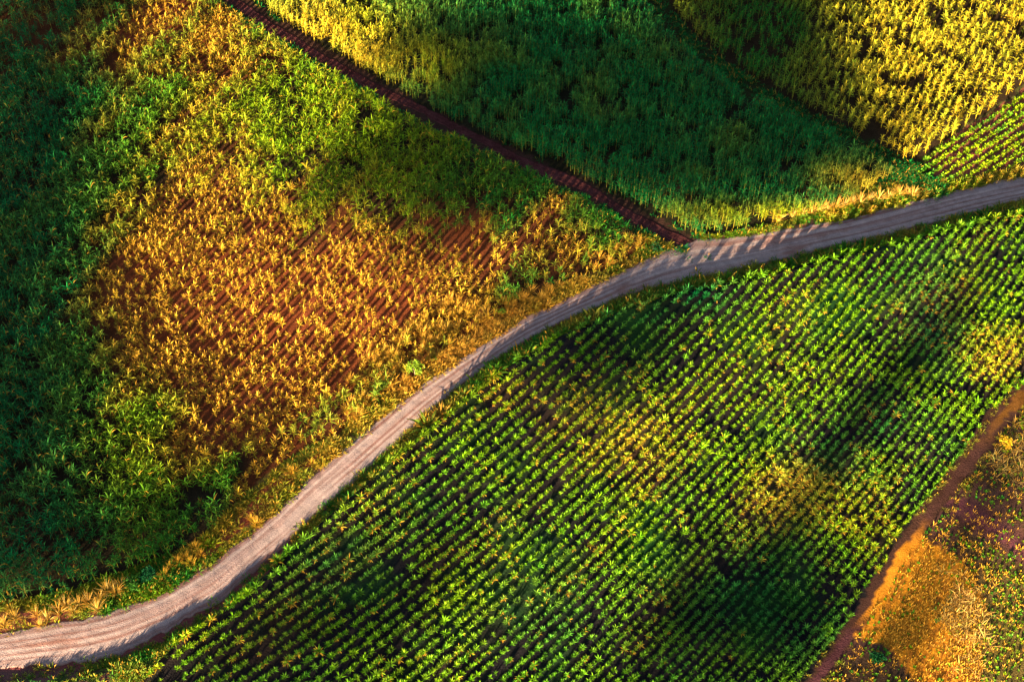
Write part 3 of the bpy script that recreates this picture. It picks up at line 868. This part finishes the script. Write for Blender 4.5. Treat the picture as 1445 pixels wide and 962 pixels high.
# ------------------------------------------------------------------ unseen cloud-like blockers, added to shade chosen parts of the fields
M_SHADE_BLOCKER, _n, _l, _b, _o = new_mat("shade_blocker_white")
_b.inputs["Base Color"].default_value = (0.85, 0.86, 0.88, 1); _b.inputs["Roughness"].default_value = 1.0
_nz = _n.new("ShaderNodeTexNoise"); _nz.inputs["Scale"].default_value = 0.12; _nz.inputs["Detail"].default_value = 5
_mr = _n.new("ShaderNodeMapRange"); _mr.inputs[1].default_value = 0.35; _mr.inputs[2].default_value = 0.65; _mr.inputs[3].default_value = 0.94; _mr.inputs[4].default_value = 1.0
_tc = _n.new("ShaderNodeTexCoord"); _l.new(_tc.outputs["Object"], _nz.inputs["Vector"]); _l.new(_nz.outputs["Fac"], _mr.inputs[0]); _l.new(_mr.outputs[0], _b.inputs["Alpha"])
SHADE = [  # centre, half width, half depth, in photograph units
    (40, 300, 95, 170), (30, 520, 120, 130), (40, 700, 150, 95), (170, 760, 150, 60), (280, 700, 70, 40), (40, 110, 120, 60),
    (760, 70, 190, 70), (900, 120, 210, 110), (1040, 110, 130, 110), (1090, 30, 80, 90), (700, 160, 90, 45), (940, 232, 190, 48), (1110, 60, 85, 110), (1165, 130, 45, 50), (1140, 30, 45, 70), (1195, 165, 50, 40), (1190, 185, 75, 45), (1140, 90, 50, 85), (1225, 205, 50, 28), (1238, 560, 215, 24, 53), (1330, 470, 110, 15, 53), (720, 455, 55, 22),
    (1055, 870, 125, 75), (1010, 945, 130, 50), (880, 470, 85, 50), (640, 320, 60, 35), (1250, 950, 55, 38), (60, -20, 150, 45), (480, 860, 120, 32), (1390, 715, 45, 35), (540, 240, 95, 40), (620, 290, 60, 40),
]
u_ = np.linspace(0, np.pi, 13)[1:-1]; w_ = np.linspace(0, 2 * np.pi, 29)[:-1]
VV, FF, off = [], [], 0
for cu, cv, ru, rv, *rot_ in SHADE:
    x0, y0 = (float(q) for q in G(cu, cv))
    xr = float(G(cu + ru, cv)[0]) - x0
    yr = (float(G(cu, cv - rv)[1]) - float(G(cu, cv + rv)[1])) / 2
    s = 560 / math.cos(SUN_EL) + rng.uniform(-40, 40)
    ctr = np.array([x0, y0, 0]) + LT * s + np.array([0, 0, 1.3])
    V = [(0, 0, 1)]
    for a in u_:
        for b in w_:
            V.append((math.sin(a) * math.cos(b), math.sin(a) * math.sin(b), math.cos(a)))
    V.append((0, 0, -1))
    V = np.array(V)
    lump = 0.78 + 0.5 * fbm(V[:, 0] * 2 + V[:, 2] * 0.7 + cu, V[:, 1] * 2 + cv, 0.8, 21)
    if rot_:   # a long streak of blocker
        px1, py1 = G(cu + ru * math.cos(R(rot_[0])), cv - ru * math.sin(R(rot_[0])))
        la = np.array([float(px1) - x0, float(py1) - y0]); ll = np.hypot(*la); la /= ll
        w = rv / 10.5
        V = V * lump[:, None]
        V = np.stack([V[:, 0] * la[0] * ll - V[:, 1] * la[1] * w, V[:, 0] * la[1] * ll + V[:, 1] * la[0] * w, V[:, 2] * 0.8], -1) + ctr
    else:
        V = V * lump[:, None] * np.array([xr * 1.12, yr * 1.12, 1.6]) + ctr
    nb = len(w_); F = []
    for b in range(nb):
        F.append((0, 1 + b, 1 + (b + 1) % nb, 1 + (b + 1) % nb)); e = 1 + 10 * nb
        F.append((e + b, e + nb, e + nb, e + (b + 1) % nb) if False else (e + (b + 1) % nb, e + b, e + nb, e + nb))
    for a in range(10):
        for b in range(nb):
            F.append((1 + a * nb + b, 1 + (a + 1) * nb + b, 1 + (a + 1) * nb + (b + 1) % nb, 1 + a * nb + (b + 1) % nb))
    # triangles of the two caps as quads with a doubled corner are dropped in favour of an extra vertex
    V = np.vstack([V, (V[0] + V[1]) / 2])
    F = [f for f in F if len(set(f)) == 4]
    VV.append(V); FF.append(np.array(F) + off); off += len(V)
link("shade_blockers", mesh_from("shade_blockers", np.concatenate(VV), np.concatenate(FF), None, True), M_SHADE_BLOCKER, kind="stuff", label="thin white blockers added high behind the viewer to shade parts of the fields", category="shade_blockers")
